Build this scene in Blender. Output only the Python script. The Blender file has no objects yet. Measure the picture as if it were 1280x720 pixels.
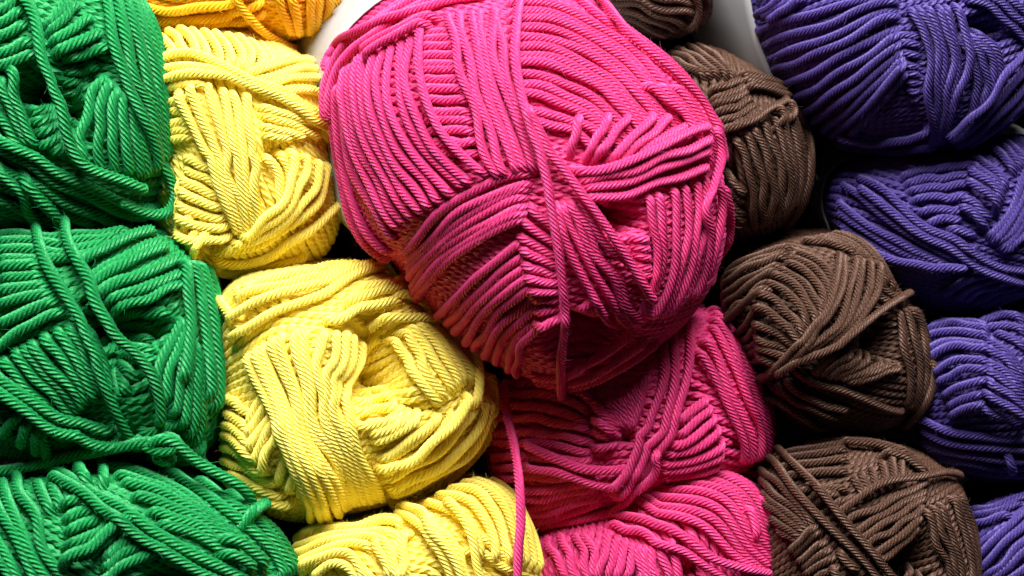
import bpy, math, random
import numpy as np
from mathutils import Matrix, Vector

# ------------------------------------------------------------------ camera, world, lights, exposure
SC = bpy.context.scene
COL = SC.collection
FPX = 3929.0            # focal length in photograph pixels (1280 wide)
DREF = 0.55             # metres from the lens to the reference plane
PX = DREF / FPX         # one photograph pixel at that plane = 0.14 mm
PITCH = math.radians(20)

cam_data = bpy.data.cameras.new("camera")
cam_data.sensor_width = 36.0
cam_data.lens = 36.0 * FPX / 1280.0
cam_data.clip_start = 0.02
cam_data.clip_end = 20.0
cam_data.dof.use_dof = True
cam_data.dof.focus_distance = DREF - 0.010
cam_data.dof.aperture_fstop = 25.0
cam = bpy.data.objects.new("camera", cam_data)
COL.objects.link(cam)
CAM_M = (Matrix.Translation((0.0, -DREF * math.cos(PITCH), 0.2 + DREF * math.sin(PITCH)))
         @ Matrix.Rotation(math.radians(90) - PITCH, 4, 'X'))
cam.matrix_world = CAM_M
SC.camera = cam
CM = np.array(CAM_M)

world = bpy.data.worlds.new("World")
SC.world = world
world.use_nodes = True
world.node_tree.nodes["Background"].inputs[0].default_value = (0.75, 0.82, 1.0, 1)
world.node_tree.nodes["Background"].inputs[1].default_value = 0.014

def area_light(name, loc, target, size, power, color):
    d = bpy.data.lights.new(name, 'AREA')
    d.shape = 'RECTANGLE'
    d.size, d.size_y = size
    d.energy = power
    d.color = color
    o = bpy.data.objects.new(name, d)
    COL.objects.link(o)
    o.location = loc
    o.rotation_euler = (Vector(target) - Vector(loc)).to_track_quat('-Z', 'Y').to_euler()
    return o

area_light("window_light", (0.02, -0.15, 0.95), (0.0, 0.0, 0.2), (0.62, 0.42), 22.0, (1.0, 0.98, 0.95))

SC.view_settings.view_transform = 'Standard'
SC.view_settings.look = 'None'
SC.view_settings.gamma = 1.0
SC.view_settings.exposure = 0.0
SC.render.engine = 'CYCLES'
SC.cycles.max_bounces = 10
SC.cycles.diffuse_bounces = 6

FUZZ = 2.0
rng = np.random.default_rng(7)
random.seed(7)

# ------------------------------------------------------------------ materials
def yarn_material(name, base, dark, rough=0.43, spec=0.44, sheen=0.06, sss=0.25):
    m = bpy.data.materials.new(name)
    m.use_nodes = True
    nt = m.node_tree
    N, L = nt.nodes, nt.links
    b = N["Principled BSDF"]
    uv = N.new("ShaderNodeUVMap"); uv.uv_map = "UVMap"
    mp = N.new("ShaderNodeMapping"); mp.inputs["Scale"].default_value = (1.1, 9.0, 1)
    L.new(uv.outputs[0], mp.inputs[0])
    fib = N.new("ShaderNodeTexNoise"); fib.inputs["Scale"].default_value = 3.0
    fib.inputs["Detail"].default_value = 3.0
    L.new(mp.outputs[0], fib.inputs["Vector"])
    geo = N.new("ShaderNodeObjectInfo")
    big = N.new("ShaderNodeTexNoise"); big.inputs["Scale"].default_value = 0.35
    L.new(uv.outputs[0], big.inputs["Vector"])
    ramp = N.new("ShaderNodeMapRange")
    ramp.inputs[1].default_value = 0.35; ramp.inputs[2].default_value = 0.62
    L.new(fib.outputs[0], ramp.inputs[0])
    mix = N.new("ShaderNodeMix"); mix.data_type = 'RGBA'
    mix.inputs[6].default_value = (*dark, 1); mix.inputs[7].default_value = (*base, 1)
    L.new(ramp.outputs[0], mix.inputs[0])
    hsv = N.new("ShaderNodeHueSaturation")
    v1 = N.new("ShaderNodeMath"); v1.operation = 'MULTIPLY_ADD'
    v1.inputs[1].default_value = 0.16; v1.inputs[2].default_value = 0.84
    L.new(geo.outputs["Random"], v1.inputs[0])
    v2 = N.new("ShaderNodeMath"); v2.operation = 'MULTIPLY_ADD'
    v2.inputs[1].default_value = 0.2
    L.new(big.outputs[0], v2.inputs[0]); L.new(v1.outputs[0], v2.inputs[2])
    L.new(v2.outputs[0], hsv.inputs["Value"])
    L.new(mix.outputs[2], hsv.inputs["Color"])
    L.new(hsv.outputs[0], b.inputs["Base Color"])
    b.inputs["Roughness"].default_value = rough
    b.inputs["Specular IOR Level"].default_value = spec
    b.inputs["Subsurface Weight"].default_value = sss
    b.inputs["Subsurface Radius"].default_value = (1.0, 1.0, 1.0)
    b.inputs["Subsurface Scale"].default_value = 0.0006
    b.inputs["Specular Tint"].default_value = (*[0.45 + 0.55 * c / max(base) for c in base], 1)
    b.inputs["Sheen Weight"].default_value = sheen
    b.inputs["Sheen Roughness"].default_value = 0.5
    b.inputs["Sheen Tint"].default_value = (*[min(1, c * 1.2 + 0.1) for c in base], 1)
    bp = N.new("ShaderNodeBump"); bp.inputs["Strength"].default_value = 0.9
    bp.inputs["Distance"].default_value = 0.00012
    L.new(fib.outputs[0], bp.inputs["Height"]); L.new(bp.outputs[0], b.inputs["Normal"])
    return m

def plain_material(name, base, rough=0.6, noise=0.08, scale=60, spec=0.4):
    m = bpy.data.materials.new(name); m.use_nodes = True
    N, L = m.node_tree.nodes, m.node_tree.links
    b = N["Principled BSDF"]; b.inputs["Roughness"].default_value = rough
    b.inputs["Specular IOR Level"].default_value = spec
    t = N.new("ShaderNodeTexNoise"); t.inputs["Scale"].default_value = scale; t.inputs["Detail"].default_value = 4
    tc = N.new("ShaderNodeTexCoord"); L.new(tc.outputs["Object"], t.inputs["Vector"])
    mix = N.new("ShaderNodeMix"); mix.data_type = 'RGBA'
    mix.inputs[6].default_value = (*[c * (1 - noise) for c in base], 1)
    mix.inputs[7].default_value = (*[min(1, c * (1 + noise)) for c in base], 1)
    L.new(t.outputs[0], mix.inputs[0]); L.new(mix.outputs[2], b.inputs["Base Color"])
    return m

MAT = {
    'green':  yarn_material("green_cotton",  (0.018, 0.31, 0.09), (0.004, 0.165, 0.035)),
    'yellow': yarn_material("yellow_cotton", (0.96, 0.85, 0.20), (0.94, 0.74, 0.09)),
    'orange': yarn_material("deep_yellow_cotton", (0.90, 0.58, 0.03), (0.85, 0.44, 0.01)),
    'pink':   yarn_material("pink_cotton",   (0.74, 0.078, 0.275), (0.66, 0.022, 0.14), spec=0.34),
    'brown':  yarn_material("brown_cotton",  (0.100, 0.050, 0.033), (0.030, 0.013, 0.008)),
    'purple': yarn_material("purple_cotton", (0.088, 0.060, 0.25), (0.032, 0.018, 0.135)),
}
PAPER = plain_material("paper", (0.38, 0.38, 0.385), 0.45, 0.03, 200)
DARKWOOD = plain_material("dark_board", (0.004, 0.0037, 0.0035), 0.9, 0.3, 30, 0.05)

# ------------------------------------------------------------------ geometry helpers
def cam_point(x, y, d):
    """photo pixel x,y and depth d (in reference pixels behind the reference plane) -> world points"""
    D = DREF + np.asarray(d) * PX
    X = (np.asarray(x) - 640.0) / FPX * D
    Y = -(np.asarray(y) - 360.0) / FPX * D
    P = np.stack([X, Y, -D], -1)
    return P @ CM[:3, :3].T + CM[:3, 3]

def spline(pts, per=24):
    p = np.asarray(pts, float)
    if len(p) == 2:
        t = np.linspace(0, 1, per + 1)[:, None]
        return p[0] * (1 - t) + p[1] * t
    q = np.vstack([2 * p[0] - p[1], p, 2 * p[-1] - p[-2]])
    out = []
    t = np.linspace(0, 1, per, endpoint=False)[:, None]
    for i in range(1, len(q) - 2):
        a, b, c, d = q[i - 1], q[i], q[i + 1], q[i + 2]
        out.append(0.5 * (2 * b + (c - a) * t + (2 * a - 5 * b + 4 * c - d) * t ** 2 + (3 * b - a - 3 * c + d) * t ** 3))
    out.append(p[-1:])
    return np.vstack(out)

def resample(p, m=None, step=None):
    s = np.r_[0, np.cumsum(np.linalg.norm(np.diff(p, axis=0), axis=1))]
    if m is None:
        m = max(4, int(s[-1] / step) + 1)
    u = np.linspace(0, s[-1], m)
    return np.stack([np.interp(u, s, p[:, k]) for k in range(p.shape[1])], -1)

def gauss(h, sig):
    if sig < 0.3 or len(h) < 3:
        return h
    k = int(3 * sig) + 1
    g = np.exp(-0.5 * (np.arange(-k, k + 1) / sig) ** 2); g /= g.sum()
    return np.convolve(np.pad(h, k, mode='edge'), g, mode='valid')

def new_mesh(name, V, F, mat, uvs=None, smooth=True):
    """V (n,3), F (m,4) quads"""
    me = bpy.data.meshes.new(name)
    V = np.ascontiguousarray(V, np.float32); F = np.ascontiguousarray(F, np.int32)
    me.vertices.add(len(V)); me.vertices.foreach_set("co", V.ravel())
    k = F.shape[1]
    me.loops.add(F.size); me.loops.foreach_set("vertex_index", F.ravel())
    me.polygons.add(len(F))
    me.polygons.foreach_set("loop_start", np.arange(0, F.size, k, dtype=np.int32))
    me.polygons.foreach_set("use_smooth", np.full(len(F), smooth, dtype=bool))
    if uvs is not None:
        l = me.uv_layers.new(name="UVMap")
        l.data.foreach_set("uv", np.ascontiguousarray(uvs, np.float32).ravel())
    me.update(calc_edges=True)
    me.validate()
    me.materials.append(mat)
    return me

def tube(P, NRM, w, plies=7, turn=22.0, pitch=3.5, phase=0.0, groove=0.27, flat=1.0, u0=0.0):
    """twisted yarn: P world points (dense), NRM reference normals, w diameter (m). returns V, F, UV"""
    ring = pitch * w * turn / 360.0
    s = np.r_[0, np.cumsum(np.linalg.norm(np.diff(P, axis=0), axis=1))]
    m = max(5, int(s[-1] / ring) + 1)
    u = np.linspace(0, s[-1], m)
    Q = np.stack([np.interp(u, s, P[:, k]) for k in range(3)], -1)
    R = np.stack([np.interp(u, s, NRM[:, k]) for k in range(3)], -1)
    T = np.gradient(Q, axis=0); T /= np.linalg.norm(T, axis=1)[:, None] + 1e-12
    B = np.cross(T, R); B /= np.linalg.norm(B, axis=1)[:, None] + 1e-12
    R = np.cross(B, T)
    K = plies * 2
    a = np.arange(K) * 2 * math.pi / K
    # left-handed twist; the twist rate and thickness wander a little, as in real yarn
    wob = np.cumsum(rng.normal(0, 0.05, m)) * 0.35
    tw = phase - u / (pitch * w) * 2 * math.pi + wob
    ang = a[None, :] + tw[:, None]
    thick = 1 + gauss(rng.normal(0, 0.22, m), 5.0)
    rad = np.where(np.arange(K) % 2 == 0, 1.0, 1.0 - groove)[None, :] * (w * 0.5) * thick[:, None]
    rad = rad * np.ones((m, 1))
    rad[0] *= 0.3; rad[-1] *= 0.3
    V = Q[:, None, :] + rad[..., None] * (np.cos(ang)[..., None] * R[:, None, :] * flat + np.sin(ang)[..., None] * B[:, None, :])
    i = np.arange(m - 1)[:, None] * K
    j = np.arange(K)[None, :]; j2 = (j + 1) % K
    F = np.stack([i + j, i + j2, i + K + j2, i + K + j], -1).reshape(-1, 4)
    uu = u / w + u0
    jj = np.broadcast_to(j, (m - 1, K)); 
    U0 = np.broadcast_to(uu[:-1, None], (m - 1, K)); U1 = np.broadcast_to(uu[1:, None], (m - 1, K))
    UV = np.stack([np.stack([U0, jj / K], -1), np.stack([U0, (jj + 1) / K], -1),
                   np.stack([U1, (jj + 1) / K], -1), np.stack([U1, jj / K], -1)], 2).reshape(-1, 2)
    return V.reshape(-1, 3), F, UV

def parse(txt):
    return [tuple(float(v) for v in p.split(',')) for p in txt.split()]

# ------------------------------------------------------------------ a ball of yarn
class Ball:
    def __init__(self, name, label, group, mat, centre, outline, depth, front, w, base=25.0,
                 tilt=(0.0, -0.15), back=380.0, holes=(), sink=1.25, squar=0.85):
        self.mat = MAT[mat]; self.w = w
        self.c = np.array(centre, float)
        o = np.array(parse(outline)) - self.c
        phi = np.arctan2(o[:, 1], o[:, 0]); r = np.hypot(o[:, 0], o[:, 1])
        k = np.argsort(phi); phi, r = phi[k], r[k]
        ph = np.linspace(-math.pi, math.pi, 721)
        rr = np.interp(ph, np.r_[phi - 2 * math.pi, phi, phi + 2 * math.pi], np.r_[r, r, r])
        rr = np.r_[rr[:-1]]
        kk = 24
        g = np.exp(-0.5 * (np.arange(-kk, kk + 1) / 9.0) ** 2); g /= g.sum()
        self.Rt = np.convolve(np.r_[rr[-kk:], rr, rr[:kk]], g, mode='valid')
        self.ph = ph[:-1]
        self.D0, self.front, self.back = depth, front, back
        self.tilt = tilt; self.sink = sink * w; self.squar = squar
        self.holes = [(np.array(h[:2], float), h[2], h[3], h[4]) for h in holes]
        self.Rm = float(self.Rt.mean())
        self.TH = 2.35
        self.cell = 0.22 * w / self.Rm
        self.n = int(2 * self.TH / self.cell) + 1
        gx = np.linspace(-self.TH, self.TH, self.n)
        GX, GY = np.meshgrid(gx, gx, indexing='ij')
        self.H = -self.dent(np.stack([GX.ravel(), GY.ravel()], -1)).reshape(self.n, self.n)
        b = cam_point(self.c[0], self.c[1] + self.Rm, depth)
        self.root = bpy.data.objects.new(name, None)
        self.root.empty_display_size = 0.01
        COL.objects.link(self.root)
        self.root.location = b
        self.loc = np.array(b)
        self.root['label'] = label; self.root['category'] = 'yarn ball'; self.root['group'] = group
        self.count = 0
        self.hair = []
        self._core()
        self._base(base)

    # pixel <-> angle plane
    def R(self, phi):
        return np.interp(phi, self.ph, self.Rt, period=2 * math.pi)

    def to_q(self, pts):
        p = np.asarray(pts, float) - self.c
        phi = np.arctan2(p[:, 1], p[:, 0]); r = np.hypot(p[:, 0], p[:, 1]) / self.R(phi)
        th = np.where(r <= 1, np.arcsin(np.clip(r, 0, 1)), math.pi / 2 + (r - 1) * 1.6)
        # soften the arcsine's steep end so that rows close to the rim stay evenly spaced
        return np.stack([th * np.cos(phi), th * np.sin(phi)], -1)

    def surf(self, q, h):
        th = np.clip(np.hypot(q[:, 0], q[:, 1]), 1e-6, 3.0); phi = np.arctan2(q[:, 1], q[:, 0])
        def S(th, phi):
            R = np.maximum(self.R(phi) - self.sink, 5.0)
            r = np.sin(th); cz = np.cos(th)
            dep = np.where(cz > 0, -self.front * np.abs(cz) ** self.squar, self.back * (1 - np.abs(np.sin(th)) ** 2.0) ** 0.5 * 1.0)
            # behind the widest ring the skein stays nearly full width for a while
            rb = np.where(cz > 0, r, 1 - (1 - r) * 0.9)
            x = self.c[0] + R * rb * np.cos(phi); y = self.c[1] + R * rb * np.sin(phi)
            bx = np.where(cz > 0, 0, dep)
            x = x + self.tilt[0] * bx; y = y + self.tilt[1] * bx
            # perspective: front half is laid out along the lines of sight, back half at constant size
            D = DREF + (self.D0 + dep) * PX
            Dl = np.where(cz > 0, D, DREF + self.D0 * PX)
            P = np.stack([(x - 640) / FPX * Dl, -(y - 360) / FPX * Dl, -D], -1)
            return P
        P = S(th, phi)
        e = 0.01
        c1 = np.stack([q[:, 0] + e, q[:, 1]], -1); c2 = np.stack([q[:, 0], q[:, 1] + e], -1)
        P1 = S(np.hypot(c1[:, 0], c1[:, 1]), np.arctan2(c1[:, 1], c1[:, 0]))
        P2 = S(np.hypot(c2[:, 0], c2[:, 1]), np.arctan2(c2[:, 1], c2[:, 0]))
        nn = np.cross(P2 - P, P1 - P)
        nn /= np.linalg.norm(nn, axis=1)[:, None] + 1e-15
        # outward
        cc = np.array([(self.c[0] - 640) * PX, -(self.c[1] - 360) * PX, -(DREF + self.D0 * PX)])
        sg = np.sign(np.sum(nn * (P - cc), axis=1)); sg[sg == 0] = 1
        nn *= sg[:, None]
        P = P + nn * (np.asarray(h) * PX)[:, None]
        return P @ CM[:3, :3].T + CM[:3, 3], nn @ CM[:3, :3].T

    def dent(self, q):
        d = np.zeros(len(q))
        th = np.hypot(q[:, 0], q[:, 1]); phi = np.arctan2(q[:, 1], q[:, 0])
        px = self.c[0] + self.R(phi) * np.sin(np.clip(th, 0, math.pi / 2)) * np.cos(phi)
        py = self.c[1] + self.R(phi) * np.sin(np.clip(th, 0, math.pi / 2)) * np.sin(phi)
        for c, rx, ry, dep in self.holes:
            rr = np.hypot((px - c[0]) / rx, (py - c[1]) / ry)
            d = np.maximum(d, dep * np.clip(1.35 - rr, 0, 1) ** 1.0 * (rr < 1.35) * (th < 1.55))
        return d

    def lookup(self, q):
        ij = np.clip(np.round((q + self.TH) / self.cell).astype(int), 0, self.n - 1)
        return self.H[ij[:, 0], ij[:, 1]]

    def stamp(self, q, h):
        rad = 0.5 * self.w / self.Rm
        k = int(rad / self.cell) + 1
        for a in range(-k, k + 1):
            for b in range(-k, k + 1):
                d = math.hypot(a, b) * self.cell
                if d > rad * 1.05:
                    continue
                top = h + math.sqrt(max(0, 1 - (d / rad) ** 2)) * 0.5 * self.w
                ij = np.clip(np.round((q + self.TH) / self.cell).astype(int) + np.array([a, b]), 0, self.n - 1)
                np.maximum.at(self.H, (ij[:, 0], ij[:, 1]), top)

    def rest(self, q, taut=1, up=0.0, dive=(True, True), contact=0.40, dl=1.4):
        """height of a strand laid along q over what already lies there"""
        P, _ = self.surf(q, np.zeros(len(q)))
        step = np.linalg.norm(np.diff(P, axis=0), axis=1).mean() / PX
        t = np.gradient(q, axis=0); t /= np.linalg.norm(t, axis=1)[:, None] + 1e-9
        nrm = np.stack([-t[:, 1], t[:, 0]], -1) * (0.33 * self.w / self.Rm)
        hc = np.maximum(np.maximum(self.lookup(q), self.lookup(q + nrm)), self.lookup(q - nrm)) + contact * self.w + up * self.w
        sig = 1.1 * self.w / step
        h = gauss(hc, 0.4 * self.w / step)
        for _ in range(int(2 + 6 * taut)):
            h = np.maximum(hc - 0.12 * self.w, gauss(h, sig * (0.45 + 1.2 * taut)))
        h = gauss(h, 0.45 * self.w / step)
        s = np.arange(len(h)) * step
        L = dl * self.w
        th = np.hypot(q[:, 0], q[:, 1])
        for end, flag in ((0, dive[0]), (-1, dive[1])):
            if flag and th[end] < 1.75:
                d = s if end == 0 else s[-1] - s
                f = np.clip(1 - d / L, 0, 1)
                h = h - (f * f * (3 - 2 * f)) * 1.9 * self.w
        return h

    def _core(self):
        nt, npz = 40, 72
        th = np.linspace(0.0, 2.75, nt); ph = np.linspace(-math.pi, math.pi, npz, endpoint=False)
        T, P = np.meshgrid(th, ph, indexing='ij')
        q = np.stack([(T * np.cos(P)).ravel(), (T * np.sin(P)).ravel()], -1)
        V, _ = self.surf(q, -self.dent(q))
        i = np.arange(nt - 1)[:, None] * npz; j = np.arange(npz)[None, :]; j2 = (j + 1) % npz
        F = np.stack([i + j, i + npz + j, i + npz + j2, i + j2], -1).reshape(-1, 4)
        uv = np.stack([q[F.ravel(), 0] * 14, q[F.ravel(), 1] * 2], -1)
        o = bpy.data.objects.new("core", new_mesh("core", V - self.loc, F, self.mat, uv))
        COL.objects.link(o); o.parent = self.root

    def _base(self, ang):
        """the winding under everything: rows side by side over the whole ball"""
        w = self.w
        a = math.radians(ang); ca, sa = math.cos(a), math.sin(a)
        sp = 0.95 * w / self.Rm
        lim = 1.85
        VV, FF, UU, off = [], [], [], 0
        laid = []
        k = int(lim / sp)
        for i in range(-k, k + 1):
            v = i * sp + rng.normal(0, 0.06) * sp
            L = math.sqrt(max(0.0, lim * lim - v * v))
            if L < 0.15:
                continue
            u = np.linspace(-L, L, max(8, int(2 * L * self.Rm / 3.0)))
            bend = 0.10 * np.sin(u * 1.3 + 0.4)
            q = np.stack([u * ca - (v + bend) * sa, u * sa + (v + bend) * ca], -1)
            hc = self.lookup(q) + 0.40 * w
            h = gauss(hc, 3.0)
            laid.append((q, h))
        for q, h in laid:
            P, n = self.surf(q, h)
            V, F, U = tube(P, n, w * PX, plies=4, turn=42.0, pitch=3.9, groove=0.30, phase=rng.uniform(0, 6), u0=rng.uniform(0, 50))
            VV.append(V); FF.append(F + off); UU.append(U); off += len(V)
            self.stamp(q, h)
        o = bpy.data.objects.new("inner_winding", new_mesh("inner_winding", np.vstack(VV) - self.loc, np.vstack(FF), self.mat, np.vstack(UU), smooth=False))
        o['kind'] = 'stuff'
        COL.objects.link(o); o.parent = self.root

    def add_strand(self, P, n, w=None, name="strand", label=None):
        V, F, U = tube(P, n, (w or self.w) * PX, phase=rng.uniform(0, 6), u0=rng.uniform(0, 50))
        o = bpy.data.objects.new(name, new_mesh("strand", V - self.loc, F, self.mat, U, smooth=False))
        COL.objects.link(o); o.parent = self.root
        if label:
            o['label'] = label
        self.count += 1
        # where short stray fibres will stand off this strand
        K = 14; m = len(V) // K
        k = max(1, int(m / 12 * 2.2 * FUZZ))
        i = rng.integers(1, m - 1, k); j = rng.integers(0, K, k)
        ctr = V.reshape(m, K, 3).mean(1)
        v = V.reshape(m, K, 3)[i, j]; out = v - ctr[i]
        tan = ctr[i + 1] - ctr[i - 1]
        self.hair.append(np.stack([v, out / (np.linalg.norm(out, axis=1)[:, None] + 1e-12),
                                   tan / (np.linalg.norm(tan, axis=1)[:, None] + 1e-12)], 1))
        return o

    def fuzz(self):
        H = np.concatenate(self.hair); n = len(H)
        L = (self.w * PX) * rng.uniform(0.12, 0.6, n) ** 1.4 * 2.3
        rd = rng.normal(0, 1, (n, 3))
        d0 = H[:, 1] * 0.8 + H[:, 2] * rng.choice([-1, 1], n)[:, None] * 0.9 + rd * 0.35
        d0 /= np.linalg.norm(d0, axis=1)[:, None]
        d1 = d0 + rng.normal(0, 0.55, (n, 3)); d1 /= np.linalg.norm(d1, axis=1)[:, None]
        p0 = H[:, 0] - H[:, 1] * 0.03 * self.w * PX
        p1 = p0 + d0 * L[:, None] * 0.5; p2 = p1 + d1 * L[:, None] * 0.5
        s = np.cross(d0, rd); s /= np.linalg.norm(s, axis=1)[:, None] + 1e-12
        t = np.cross(d0, s)
        rad = 0.019 * self.w * PX
        ring = [s, -0.5 * s + 0.866 * t, -0.5 * s - 0.866 * t]
        V = np.stack([p0 + r * rad for r in ring] + [p1 + r * rad * 0.8 for r in ring] + [p2 + r * rad * 0.3 for r in ring], 1)
        f = []
        for a in (0, 3):
            for k in range(3):
                k2 = (k + 1) % 3
                f.append((a + k, a + k2, a + 3 + k2, a + 3 + k))
        F = (np.array(f)[None] + (np.arange(n) * 9)[:, None, None]).reshape(-1, 4)
        uv = np.zeros((F.size, 2)); uv[:, 0] = np.repeat(rng.uniform(0, 40, n), 24); uv[:, 1] = 0.5
        o = bpy.data.objects.new("fuzz", new_mesh("fuzz", V.reshape(-1, 3) - self.loc, F, self.mat, uv))
        o['kind'] = 'stuff'
        COL.objects.link(o); o.parent = self.root

    def paths(self, spec):
        """one line of the winding list -> the strands' paths on the ball, side by side"""
        opt, pts = {}, []
        for s in (s.strip() for s in spec.split('|')):
            if '=' in s:
                for kv in s.split():
                    k, v = kv.split('='); opt[k] = float(v)
            else:
                pts.append(parse(s))
        A = resample(spline(self.to_q(pts[0])), 90)
        w = self.w
        if len(pts) > 1:
            B = resample(spline(self.to_q(pts[1])), 90)
            a = resample(spline(pts[0]), 90); b = resample(spline(pts[1]), 90)
            sep = np.percentile(np.linalg.norm(a - b, axis=1), 60)
            n = int(opt.get('n', max(2, round(sep / (1.03 * w)) + 1)))
        else:
            B = A; n = 1
        out = []
        for i in range(n):
            t = 0.5 if n == 1 else i / (n - 1)
            t += rng.normal(0, 0.17) / max(n, 2)
            q = A * (1 - t) + B * t
            # small sideways wander
            d = np.gradient(q, axis=0); ln = np.linalg.norm(d, axis=1)
            d /= ln[:, None] + 1e-9
            calm = min(1.0, ln.sum() * self.Rm / (14 * w)) ** 1.5
            nr = np.stack([-d[:, 1], d[:, 0]], -1)
            x = np.linspace(0, 1, len(q))
            wob = sum(rng.normal(0, 0.11) * np.sin(2 * math.pi * f * x + rng.uniform(0, 6)) for f in (0.7, 1.6, 2.7))
            q = q + nr * (calm * wob * w / self.Rm)[:, None]
            out.append(resample(q, step=2.2 / self.Rm))
        return out, opt

    def lay(self, qs, opt, contact=0.40, dt=0.9):
        todo = []
        for q in qs:
            h = self.rest(q, opt.get('t', dt), opt.get('up', 0.0) + rng.normal(0, 0.06),
                          (opt.get('d0', 1) > 0, opt.get('d1', 1) > 0), contact, opt.get('dl', 1.4))
            todo.append((q, h))
        for q, h in todo:
            P, nn = self.surf(q, h)
            self.add_strand(P, nn)
        for q, h in todo:
            self.stamp(q, h)

    def bundle(self, spec):
        qs, opt = self.paths(spec)
        self.lay(qs, opt)

    def weave(self, sa, sb):
        """two fans laid turn about, so that their ends tuck under one another like herringbone"""
        qa, oa = self.paths(sa); qb, ob = self.paths(sb)
        seq = sorted([(i / len(qa), 0, i) for i in range(len(qa))] + [((i + 0.5) / len(qb), 1, i) for i in range(len(qb))])
        for _, k, i in seq:
            self.lay([(qa, qb)[k][i]], (oa, ob)[k], 0.32, 0.6)

    def free(self, pts, w=None, name="loose_strand", label=None):
        p = spline(parse(pts))
        P = cam_point(p[:, 0], p[:, 1], p[:, 2])
        P = resample(P, step=2.0 * PX)
        n = np.broadcast_to(-CM[:3, 2] * -1.0, P.shape).copy()
        return self.add_strand(P, n, w, name, label)

    def band(self, near, far, grow=2.0):
        """printed-paper sleeve round the skein, from depth near to far (pixels behind the widest ring)"""
        m = 96; ph = np.linspace(-math.pi, math.pi, m, endpoint=False)
        rows = 12
        V = []
        for side in (0, 1):
            for k in range(rows):
                d = near + (far - near) * k / (rows - 1)
                R = self.R(ph) + grow + side * 1.5
                x = self.c[0] + R * np.cos(ph) + self.tilt[0] * d
                y = self.c[1] + R * np.sin(ph) + self.tilt[1] * d
                Dl = DREF + self.D0 * PX
                P = np.stack([(x - 640) / FPX * Dl, -(y - 360) / FPX * Dl, np.full(m, -(Dl + d * PX))], -1)
                V.append(P @ CM[:3, :3].T + CM[:3, 3])
        V = np.vstack(V)
        F = []
        j = np.arange(m); j2 = (j + 1) % m
        for side in (0, 1):
            for k in range(rows - 1):
                a = (side * rows + k) * m; b = a + m
                q = np.stack([a + j, a + j2, b + j2, b + j], -1)
                F.append(q if side else q[:, ::-1])
        for k in (0, rows - 1):
            a = k * m; b = (rows + k) * m
            q = np.stack([a + j, a + j2, b + j2, b + j], -1)
            F.append(q if k == 0 else q[:, ::-1])
        o = bpy.data.objects.new("paper_band", new_mesh("paper_band", V - self.loc, np.vstack(F), PAPER))
        o['label'] = 'plain pale paper band wrapped round the ball'
        COL.objects.link(o); o.parent = self.root

# ------------------------------------------------------------------ the setting
def board(name, x0, x1, y0, y1, z0, z1):
    V = np.array([(x, y, z) for x in (x0, x1) for y in (y0, y1) for z in (z0, z1)], float)
    F = np.array([(0, 1, 3, 2), (4, 6, 7, 5), (0, 4, 5, 1), (2, 3, 7, 6), (0, 2, 6, 4), (1, 5, 7, 3)])
    o = bpy.data.objects.new(name, new_mesh(name, V, F, DARKWOOD, smooth=False))
    o['kind'] = 'structure'
    COL.objects.link(o)

board("shelf_floor", -0.60, 0.60, -0.05, 0.40, 0.095, 0.113)
board("light_blocking_board", -0.60, 0.60, 0.04, 0.40, 0.30, 0.315)  # unseen board, added to keep the lamp off the space behind the balls
board("wall", -0.60, 0.60, 0.40, 0.41, 0.1135, 0.40)

# ------------------------------------------------------------------ the balls
def build(spec):
    b = Ball(**spec['ball'])
    held = None
    for s in spec['b'].strip().splitlines():
        if s.startswith('~'):
            held = s[1:]
        elif held:
            b.weave(held, s); held = None
        else:
            b.bundle(s)
    if 'band' in spec:
        b.band(*spec['band'])
    for f in spec.get('free', ()):
        b.free(*f[:1], **(f[1] if len(f) > 1 else {}))
    b.fuzz()
    return b

GREEN, YELLOW, PINK = 'green balls in the left column', 'yellow balls in the second column', 'pink balls in the middle column'
BROWN, PURPLE = 'brown balls in the fourth column', 'purple balls in the right column'
SPECS = []

# ---- green
SPECS.append(dict(ball=dict(name='yarn_ball', label='green yarn ball at the top left with a dark hollow crossed by one strand', group=GREEN, mat='green',
    centre=(55, 118), outline="-120,118 -80,20 0,-45 70,-55 140,-35 185,20 205,70 214,120 218,180 214,235 190,268 130,288 60,294 -20,285 -90,220",
    depth=45, front=130, w=14.5, base=20, holes=[(38, 112, 30, 30, 120), (102, 135, 26, 36, 120), (112, 90, 34, 36, 55)]), b="""
70,72 105,66 148,55 | 72,132 100,138 132,122 | t=0
28,142 50,142 72,138 | 38,190 62,178 84,165 | t=0
-20,25 12,8 30,-15 | -20,85 20,74 58,58
48,40 75,18 95,-15 | 58,70 95,52 136,30
2,82 18,95 22,125 32,160 50,195 | -25,110 -8,135 15,165 38,200
60,195 78,190 92,180 | 85,212 98,198 108,180
-15,163 35,188 85,218 140,242 200,258 | -15,255 15,268 45,280 80,290 120,296
-10,205 20,225 40,255 60,285 | 20,215 50,238 75,262 100,290 | n=2
146,86 126,112 116,145 108,178 118,220 | 168,125 174,155 180,190 186,235
126,-20 136,30 145,70 160,115 175,150 186,190 190,230 | 168,-20 190,30 205,75 212,120 216,165 216,215 | n=6
22,-20 48,32 60,78 68,112 78,150 92,182 112,205 145,222 186,238 | t=3
""", free=[("150,252,-60 186,267,-34 210,264,-18 219,246,-12 214,226,-14 204,206,-20 196,184,-10",)]))
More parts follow.
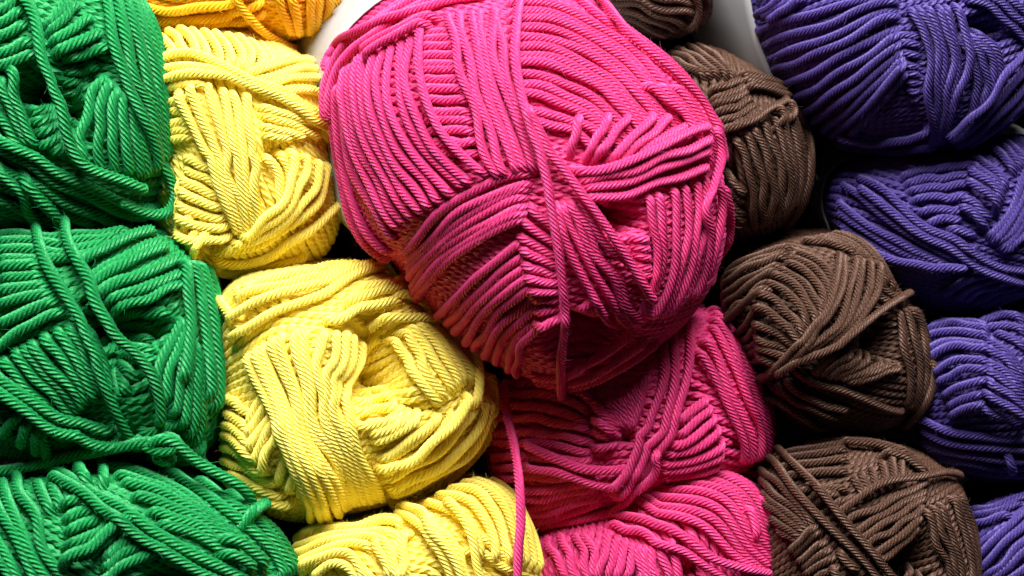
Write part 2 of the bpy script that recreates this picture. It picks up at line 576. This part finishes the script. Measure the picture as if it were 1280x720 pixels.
SPECS.append(dict(ball=dict(name='yarn_ball', label='green yarn ball, middle of the green column, with two slanting strands over its hollow', group=GREEN, mat='green',
    centre=(105, 430), outline="-110,430 -80,340 -10,294 60,284 140,281 205,286 247,312 270,370 283,430 290,480 283,540 260,576 200,577 100,580 20,580 -60,545",
    depth=10, front=135, w=14.5, base=-30, holes=[(122, 405, 24, 34, 110), (172, 408, 46, 30, 90), (155, 465, 18, 22, 60)]), b="""
165,385 200,386 230,390 | 160,445 185,452 208,455 | t=0
150,455 165,470 180,490 | 140,470 150,490 160,510 | t=0
90,395 108,415 128,455 145,500 | -15,440 20,468 50,500 90,540
-15,452 30,485 90,520 160,540 | -20,530 20,548 70,562 120,572
0,545 20,520 40,505 | 60,570 55,545 50,520
-20,300 40,297 110,293 180,288 | -20,330 40,325 90,322 135,312
-15,340 25,337 58,335 | -15,385 30,372 72,364
-15,412 25,392 78,372 | -15,445 25,418 88,388 | n=2
90,340 130,320 170,302 205,290 | 135,392 185,374 238,352
175,545 215,535 250,510 | 180,575 225,572 268,560
236,388 216,425 198,462 190,505 | 250,430 252,470 250,520 240,560
228,318 236,362 240,400 238,445 236,500 | 255,318 275,372 286,440 291,490 280,555
35,283 52,325 78,365 102,397 118,435 135,475 152,512 172,542 195,560 | t=3
80,283 100,330 118,362 138,405 165,445 188,475 202,505 210,535 | t=3
-20,470 15,490 60,520 110,538 165,548
""", free=[("-40,594,-70 20,586,-82 80,573,-96 140,561,-108 182,553,-116 200,558,-112 214,574,-104 204,580,-98",),
    ("168,548,-104 190,562,-122 212,563,-128 222,552,-122 208,546,-114 194,556,-110 198,574,-112 214,578,-118",),
    ("186,556,-122 204,549,-130 222,556,-126 244,575,-118 272,592,-112 298,606,-102 314,624,-84 312,640,-60",)]))
SPECS.append(dict(ball=dict(name='yarn_ball', label='green yarn ball at the bottom left, cut by the lower edge', group=GREEN, mat='green',
    centre=(145, 745), outline="-90,740 -70,650 -20,605 40,590 110,583 180,583 240,600 300,627 345,662 378,720 395,790 340,890 100,900 -60,850",
    depth=-40, front=140, w=14.5, base=25, holes=[(228, 728, 42, 30, 60)],), b="""
35,598 50,625 64,650 | 75,602 82,622 88,638
10,595 28,630 48,672 80,716 100,750 | -40,640 -15,685 12,725 40,770
60,636 95,628 130,622 | 66,705 100,694 158,650
110,735 150,705 190,688 222,674 | 120,705 150,682 188,662 | n=3
165,735 200,728 240,720 | 150,770 210,760 250,750 | t=0
122,584 178,592 228,616 268,648 310,690 | 195,650 240,664 285,690 310,720
75,722 108,690 138,668 172,645
45,585 98,606 150,634 200,664 250,692 300,718 335,742 | 52,598 95,622 145,650 195,680 245,708 290,732 320,755 | n=2
95,585 105,600 118,612 | 128,580 130,595 128,610 | n=2
270,690 300,700 330,722 | 265,670 310,685 345,720 | n=2
205,585 242,606 288,638 322,668 352,704 365,740 | 282,615 312,642 346,672 378,730 | n=3
308,662 322,650 338,640 | up=0.5
"""))
# ---- yellow
SPECS.append(dict(ball=dict(name='yarn_ball', label='deep golden yellow yarn ball at the top edge of the yellow column', group=YELLOW, mat='orange',
    centre=(310, -70), outline="145,-60 165,25 220,46 280,44 340,54 385,54 415,28 434,-10 445,-80 400,-170 300,-200 180,-160",
    depth=140, front=130, w=12.5, base=5), b="""
165,2 230,6 290,-4 330,-30 | 180,32 240,40 300,42 350,40
340,-20 355,15 372,45 | 425,-20 418,12 398,46
296,-20 318,14 345,38 368,54 392,62 | up=0.4
"""))
SPECS.append(dict(ball=dict(name='yarn_ball', label='yellow yarn ball between the green balls and the big pink ball, below the golden one', group=YELLOW, mat='yellow',
    centre=(305, 195), outline="178,195 180,100 192,38 255,30 330,38 380,64 402,95 414,140 424,200 430,260 415,322 340,348 270,350 215,325 185,270",
    depth=90, front=120, w=12.3, base=60, holes=[(348, 205, 18, 30, 25), (262, 300, 12, 8, 20)]), b="""
185,45 200,62 216,88 | 300,42 325,68 318,98
300,98 340,84 395,72 | 320,122 360,110 404,112
205,108 235,105 268,112 | 205,175 225,172 248,168
~220,200 250,212 285,228 | 225,282 258,290 295,298
232,218 224,250 226,285 | 268,285 256,300 248,325
330,190 348,215 354,250 345,292 | 350,185 362,210 365,240 355,275
312,125 345,136 385,150 418,178 | 318,168 342,172 372,172
222,102 236,130 250,165 268,210 285,255 302,302 | 302,105 314,150 320,200 321,260 322,312
195,78 240,75 285,88 325,108 370,125 412,150 | 198,101 240,93 285,97 330,117 375,140 415,175 | n=3
384,62 398,92 406,120 402,140
362,182 366,215 356,245 330,275 296,300 | 414,205 402,245 375,275 338,300 296,314 258,320
432,240 410,275 375,300 340,322 300,331 255,326
258,338 300,344 345,334 395,315
"""))
SPECS.append(dict(ball=dict(name='yarn_ball', label='fully visible yellow yarn ball with a wide open hollow, left of the pink underside', group=YELLOW, mat='yellow',
    centre=(440, 490), outline="264,420 268,370 285,345 330,335 400,327 470,330 512,352 548,398 590,438 615,468 622,510 608,552 578,588 530,618 480,638 430,648 370,658 318,645 284,605 272,550 266,480",
    depth=25, front=130, w=12.8, base=-20, holes=[(470, 455, 42, 62, 170), (525, 512, 12, 10, 30)]), b="""
432,402 462,408 502,398 | 438,536 470,530 506,520 | t=0 n=11
275,365 294,390 310,412 | 332,350 346,370 358,388
~274,495 298,512 322,535 | 278,600 315,612 370,628 | n=8
336,478 318,505 306,540 | 388,560 380,592 368,628 | n=8
370,545 382,585 392,622 | 395,570 402,600 412,640 | n=3
500,402 514,440 530,480 562,512 | 528,384 562,420 588,452 596,488 | n=7
455,545 488,534 520,516 | 475,600 520,570 575,505
480,622 530,602 578,572 606,532 614,490 | 468,590 515,566 560,525 590,490 | n=4
302,430 328,480 354,530 376,585 390,650 | 457,396 454,440 434,480 434,520 456,580 482,630 | n=12
390,400 430,387 470,377 508,372 | 440,364 480,354 512,352 | n=3
470,388 512,390 548,408 582,442 | 500,350 532,370 562,400 592,436
282,426 325,403 375,379 430,353 482,333 | 305,368 350,352 400,337 442,329 | n=4
586,442 594,480 586,520 | 606,460 619,492 612,532 | n=2
482,634 530,620 582,590 614,545 624,500 612,462
"""))
SPECS.append(dict(ball=dict(name='yarn_ball', label='yellow yarn ball at the bottom edge with the loose pink strand in front', group=YELLOW, mat='yellow',
    centre=(515, 745), outline="345,745 358,690 380,665 430,652 500,638 560,612 600,600 640,622 666,668 682,720 690,790 600,890 450,890 360,830",
    depth=5, front=130, w=12.3, base=35), b="""
355,672 420,662 480,647 520,642 | 368,722 405,702 445,698
565,690 605,690 650,722 | 572,655 612,674 655,722
538,625 570,640 592,668 604,708 | 606,598 642,624 664,666 676,722
372,716 416,695 446,702 462,735 | 385,728 418,708 440,716 452,740 | n=2
460,672 474,700 484,735 | 472,668 490,700 498,735 | n=2
540,640 560,668 578,700 598,745 | 562,632 580,660 592,700 612,745 | n=2
495,640 526,650 546,682 562,722 574,755 | 505,632 534,644 556,678 574,722 590,755 | n=2
520,658 510,690 492,735 | n=1
"""))
# ---- pink
SPECS.append(dict(ball=dict(name='yarn_ball', label='large bright pink yarn ball jutting out at the centre top', group=PINK, mat='pink',
    centre=(665, 225), outline="410,110 416,70 440,40 470,10 520,-18 600,-38 690,-25 742,4 792,40 842,76 874,112 898,160 910,210 918,262 914,312 898,360 872,402 832,436 782,472 720,494 660,480 612,462 578,440 540,402 502,355 488,326 452,312 434,278 424,220 414,160",
    depth=0, front=200, w=11.6, base=10, tilt=(-0.42, -0.36), back=420, sink=1.6,
    holes=[(777, 274, 25, 16, 190), (742, 432, 50, 32, 90), (582, 190, 22, 12, 22)]), b="""
515,40 545,38 580,36 | 535,188 572,190 606,192
620,5 700,8 782,55 832,108 886,185 | 630,150 680,154 720,165 760,200 | n=13
714,212 723,174 738,130 | 795,224 838,194 896,160 | n=8 dl=2.6 t=0.4
800,105 842,140 868,180 882,212 | 832,106 866,150 890,200 898,232 | n=3
785,300 800,300 822,304 | 790,340 806,344 824,352 | t=0
812,238 818,280 822,320 815,365 798,412 | 884,215 887,262 881,312 866,362 838,404 | n=6
710,213 752,212 802,195 852,170 876,165 | 722,247 780,244 832,226 884,208 | n=4
660,475 720,474 770,452 802,425 | 668,496 730,488 792,458 834,428 | n=3
720,402 736,386 752,372 | 740,412 750,396 760,385
~662,300 614,338 578,370 544,404 | 700,398 672,418 655,440 650,476 | n=9
640,292 672,310 706,330 | 668,404 690,396 712,390 | n=8
656,250 682,275 708,302 | 640,275 672,295 706,318 | n=2
674,222 640,222 600,236 560,256 525,286 496,318 | 662,272 620,292 580,317 545,347 520,382
416,85 412,150 421,220 440,288 484,328 | 428,95 425,150 435,210 465,272 496,304 | n=3
526,22 521,60 526,110 546,160 580,200 610,226 | 433,72 429,130 441,190 470,250 502,290
558,10 570,60 582,110 598,160 615,205 628,230 | 618,0 625,60 642,120 662,170 684,220 | n=6
694,248 708,300 732,350 768,408 790,424 | 716,240 752,296 786,342 812,402
650,130 675,175 700,210 726,246 756,286 786,326 818,374 | up=0.2
652,-25 643,30 640,75 648,120 662,165 678,205 688,250 695,300 700,350 705,400 706,445 708,490 712,525 | t=2
876,160 888,195 885,235 877,265 886,300 884,342 866,384
896,225 906,262 902,310 886,362 | 908,228 917,272 914,322 896,374 | n=2
440,66 470,46 510,29 552,15 | 450,78 476,60 515,42 540,32 | n=2
407,150 410,92 428,56 461,28 502,-1 560,-27 640,-46 | 414,150 417,94 434,62 465,37 506,9 560,-15 640,-36 | n=3
414,92 424,62 446,44 480,27 522,10 562,-2 610,-10
705,-38 748,-2 796,37 846,74 882,112 904,160 | 690,-25 740,8 790,46 838,84 872,118 894,160 | n=3
728,-22 762,26 802,66 842,100 874,134 892,170 902,215 | up=0.3 t=2
""", band=(22, 300, -5)))
SPECS.append(dict(ball=dict(name='yarn_ball', label='shaded pink yarn ball directly under the big pink ball', group=PINK, mat='pink',
    centre=(785, 525), outline="598,560 603,500 640,450 700,410 780,392 850,390 890,384 925,408 950,455 963,510 965,570 935,594 860,622 780,655 700,668 635,645",
    depth=115, front=135, w=12.0, base=15, holes=[(782, 548, 10, 10, 25), (862, 508, 16, 28, 30), (932, 562, 8, 6, 20)]), b="""
620,485 690,488 745,512 | 640,648 690,645 755,622
735,498 757,520 777,545 | 812,462 798,500 786,545 | n=8
732,560 755,556 775,550 | 735,525 755,532 774,545 | n=3
822,600 862,590 915,572 | 842,532 868,508 892,490
648,552 700,572 770,583 806,592
648,580 710,592 782,610
842,405 830,480 814,530 786,574 745,612 | 868,400 858,480 844,530 812,582 760,636 | n=3
862,440 890,480 916,530 926,582 | 890,383 932,430 957,490 965,572
830,555 810,590 770,625 725,652 660,668
"""))
SPECS.append(dict(ball=dict(name='yarn_ball', label='pink yarn ball at the bottom edge, lowest of the pink column', group=PINK, mat='pink',
    centre=(815, 735), outline="640,740 652,682 690,656 760,632 830,604 900,582 942,592 968,630 980,680 982,740 960,830 800,870 660,830",
    depth=95, front=135, w=12.0, base=70, holes=[(868, 712, 26, 20, 60)]), b="""
680,672 700,702 722,745 | 725,665 742,692 752,735 | n=4
757,660 752,692 746,740 | 846,664 846,692 852,740
790,620 850,642 912,682 962,720 | 882,590 930,602 960,642 976,696
855,735 880,728 905,735 | 850,755 880,748 910,755
925,625 935,650 942,680 | 940,615 955,645 962,680 | n=2
662,672 720,656 770,646 822,656 872,682 920,706 962,716 | 750,655 800,664 850,688 900,716 930,735 | n=2
938,588 966,624 982,672 982,722 972,770 | up=0.5
""", free=[("628,478,20 634,520,-10 643,560,-50 649,605,-92 651,650,-106 648,690,-112 646,760,-112",
            dict(label='loose pink strand hanging down in front of a yellow ball', w=11.5))]))
# ---- brown
SPECS.append(dict(ball=dict(name='yarn_ball', label='dark brown yarn ball at the top edge, behind the big pink ball', group=BROWN, mat='brown',
    centre=(815, -25), outline="735,-20 752,18 790,46 832,54 872,42 888,10 892,-40 850,-95 780,-95 740,-65",
    depth=155, front=90, w=10.5, base=25), b="""
742,2 790,22 845,46 | 780,-25 830,-10 884,0
858,-20 866,12 854,40 | 882,-20 887,8 878,34
"""))
SPECS.append(dict(ball=dict(name='yarn_ball', label='brown yarn ball half hidden behind the right side of the big pink ball', group=BROWN, mat='brown',
    centre=(915, 180), outline="815,180 820,110 826,76 850,60 885,56 928,74 962,90 988,120 1008,160 1015,200 1010,242 992,276 962,298 920,304 870,295 830,250",
    depth=140, front=105, w=10.6, base=75, holes=[(905, 245, 20, 40, 45)]), b="""
825,68 850,80 884,98 | 862,56 892,74 918,102
875,118 900,106 928,94 | 893,172 920,156 952,135
905,222 920,236 936,254 | 908,262 920,272 935,285
912,93 945,99 985,112 | 925,112 952,112 990,122 | n=3
915,165 930,200 940,242 944,292 | 986,128 1001,170 1006,222 984,270
885,182 920,158 952,138 984,124 
975,122 985,140 980,160 | 960,130 972,148 968,165
992,128 1010,165 1014,205 1007,246 990,278 970,296
"""))
SPECS.append(dict(ball=dict(name='yarn_ball', label='whole round brown yarn ball, third down the brown column, beside the shaded pink balls', group=BROWN, mat='brown',
    centre=(1035, 420), outline="898,385 906,340 930,314 970,297 1015,291 1060,294 1096,314 1122,350 1147,385 1160,425 1163,470 1152,510 1130,532 1080,548 1030,550 980,530 948,485 915,430",
    depth=120, front=115, w=10.6, base=15, holes=[(1105, 432, 22, 30, 60), (1010, 445, 18, 10, 25)]), b="""
~903,345 940,322 992,306 | 932,452 955,442 980,436
985,312 1025,330 1042,366 1036,405 | 948,430 970,440 1000,450
955,480 975,490 990,505 | 940,470 950,490 965,510
990,300 1032,303 1075,320 | 1040,290 1078,304 1108,342 1124,368
1012,478 1030,455 1052,428 | 1060,484 1090,472 1132,460
1085,330 1100,360 1130,378 | 1078,350 1090,380 1110,392 | n=3
984,458 1020,480 1070,495 1135,516
975,474 1015,500 1070,517 | 955,484 1000,515 1040,540 | n=3
1044,312 1040,350 1025,396 1004,426 970,456 946,470 | 1088,325 1087,366 1070,402 1034,432 990,452 952,474 | n=6
1140,366 1100,391 1060,416 1020,441 978,461
1124,382 1131,430 1139,472 1134,516 | 1141,380 1160,430 1160,482 1140,528 | n=4
1160,450 1154,490 1140,520 1126,538
"""))
SPECS.append(dict(ball=dict(name='yarn_ball', label='brown yarn ball at the bottom edge with a dark slit at its right', group=BROWN, mat='brown',
    centre=(1085, 705), outline="930,705 936,640 946,590 966,570 1010,555 1070,547 1130,555 1180,580 1206,602 1216,640 1226,680 1230,735 1200,840 1080,870 960,820",
    depth=90, front=120, w=10.6, base=-35, holes=[(1138, 702, 26, 36, 60)]), b="""
958,577 1000,563 1064,551 | 985,612 1020,607 1064,606
1005,625 1025,615 1040,608 | 1020,640 1035,630 1058,615 | n=3
1058,588 1068,607 1082,626 | 1124,560 1128,585 1122,606 | n=6
1000,558 1060,551 1112,559 1152,580 | 1085,565 1125,572 1165,594 | n=3
950,588 985,618 1022,664 | 962,655 984,668 1004,676
980,695 1005,668 1024,648 | 1000,735 1025,715 1052,700
1040,680 1055,700 1075,720 | 1030,705 1050,725 1060,740 | n=2
1042,662 1080,640 1120,622 1165,600 | 1088,706 1120,686 1154,650
1034,650 1070,622 1112,603 1170,594 1206,592 | up=0.2
1150,630 1160,665 1180,702 1190,745 | 1196,606 1216,650 1225,700 1222,745
1128,745 1140,725 1152,705 | 1140,750 1152,730 1160,715 | n=2
958,572 1000,615 1040,660 1082,706 1114,745 | 968,564 1012,608 1052,652 1094,698 1128,738 | n=2
"""))
# ---- purple
SPECS.append(dict(ball=dict(name='yarn_ball', label='large purple yarn ball in the top right corner with a pale paper band', group=PURPLE, mat='purple',
    centre=(1130, 40), outline="940,-20 948,30 963,80 988,130 1030,165 1090,186 1150,192 1220,184 1275,154 1315,95 1325,0 1250,-95 1100,-115 980,-85",
    depth=160, front=130, w=11.3, base=-20, tilt=(-0.55, -0.36), back=420, holes=[(1232, 40, 26, 16, 70)]), b="""
~938,40 1008,16 1062,0 1125,-8 | 1035,195 1072,158 1104,122 1134,88 | n=11
1110,48 1135,45 1158,50 | 1128,128 1140,127 1156,132
945,18 965,4 985,-14 | 960,25 985,8 1010,-10 | n=3
1196,44 1216,72 1226,110 1214,155 | 1216,36 1246,62 1252,92 1236,134 | n=4
1200,-4 1240,10 1272,40 1300,62 | 1210,-18 1255,-4 1290,25 1310,45 | n=3
1134,3 1155,40 1164,80 1164,130 1168,184 | 1192,-2 1202,40 1206,90 1192,132 1180,175 | n=6
1038,162 1100,176 1172,160 | 1035,172 1100,188 1180,178 | n=2
1178,170 1220,137 1257,92 1292,48 | 1195,190 1242,162 1284,122 1315,78 | n=4
""", band=(12, 175, -4)))
SPECS.append(dict(ball=dict(name='yarn_ball', label='shadowed purple yarn ball, second down the purple column', group=PURPLE, mat='purple',
    centre=(1195, 285), outline="1028,260 1032,225 1046,206 1080,196 1150,186 1230,176 1300,170 1345,250 1335,330 1285,372 1220,398 1150,392 1090,356 1048,305",
    depth=205, front=120, w=11.3, base=10, tilt=(-0.35, -0.36), holes=[]), b="""
~1105,228 1160,214 1228,200 | 1150,284 1178,274 1208,270 | n=6
1222,190 1250,215 1264,245 | 1196,252 1220,270 1240,288 | n=6
1240,180 1262,200 1275,225 | 1255,175 1278,195 1290,215 | n=3
1175,290 1200,290 1225,298 | 1180,310 1205,308 1230,310 | n=2
1045,228 1100,268 1150,302 1205,334 | 1045,272 1100,314 1180,350
1170,372 1210,348 1265,336 | 1235,390 1262,372 1300,358
1225,302 1262,262 1276,220 1290,178 | 1245,318 1282,292 1315,258 | n=5
1062,220 1120,255 1170,290 1220,319 1270,335 1310,336 | 1066,232 1118,266 1166,302 1216,330 1262,346 1305,350 | n=2
1078,298 1140,322 1210,338
""", band=(6, 50, -2)))
SPECS.append(dict(ball=dict(name='yarn_ball', label='lit purple yarn ball with herringbone winding, third down the purple column', group=PURPLE, mat='purple',
    centre=(1235, 490), outline="1125,490 1130,440 1142,410 1172,398 1230,392 1290,386 1345,450 1340,560 1285,604 1210,602 1160,572 1136,530",
    depth=170, front=110, w=11.3, base=-15), b="""
1215,402 1255,396 1290,405 | 1240,412 1262,422 1290,445 | n=3
~1148,412 1190,402 1244,408 | 1180,526 1202,510 1234,498
1232,412 1262,440 1284,475 | 1218,502 1248,516 1280,532
1145,565 1200,586 1295,590 | 1146,535 1196,555 1245,560 1300,562 | n=4
1142,518 1190,539 1240,547 1305,549
1255,560 1262,575 1264,590 | up=0.2
"""))
SPECS.append(dict(ball=dict(name='yarn_ball', label='purple yarn ball in the bottom right corner', group=PURPLE, mat='purple',
    centre=(1290, 710), outline="1190,710 1200,655 1222,628 1290,610 1345,640 1380,720 1340,800 1270,810 1205,770",
    depth=145, front=100, w=11.3, base=-40), b="""
1200,640 1240,634 1290,615 | 1205,660 1235,650 1270,640 | n=3
1205,720 1245,672 1292,628 | 1235,745 1285,700 1325,660
"""))
for sp in SPECS:
    build(sp)
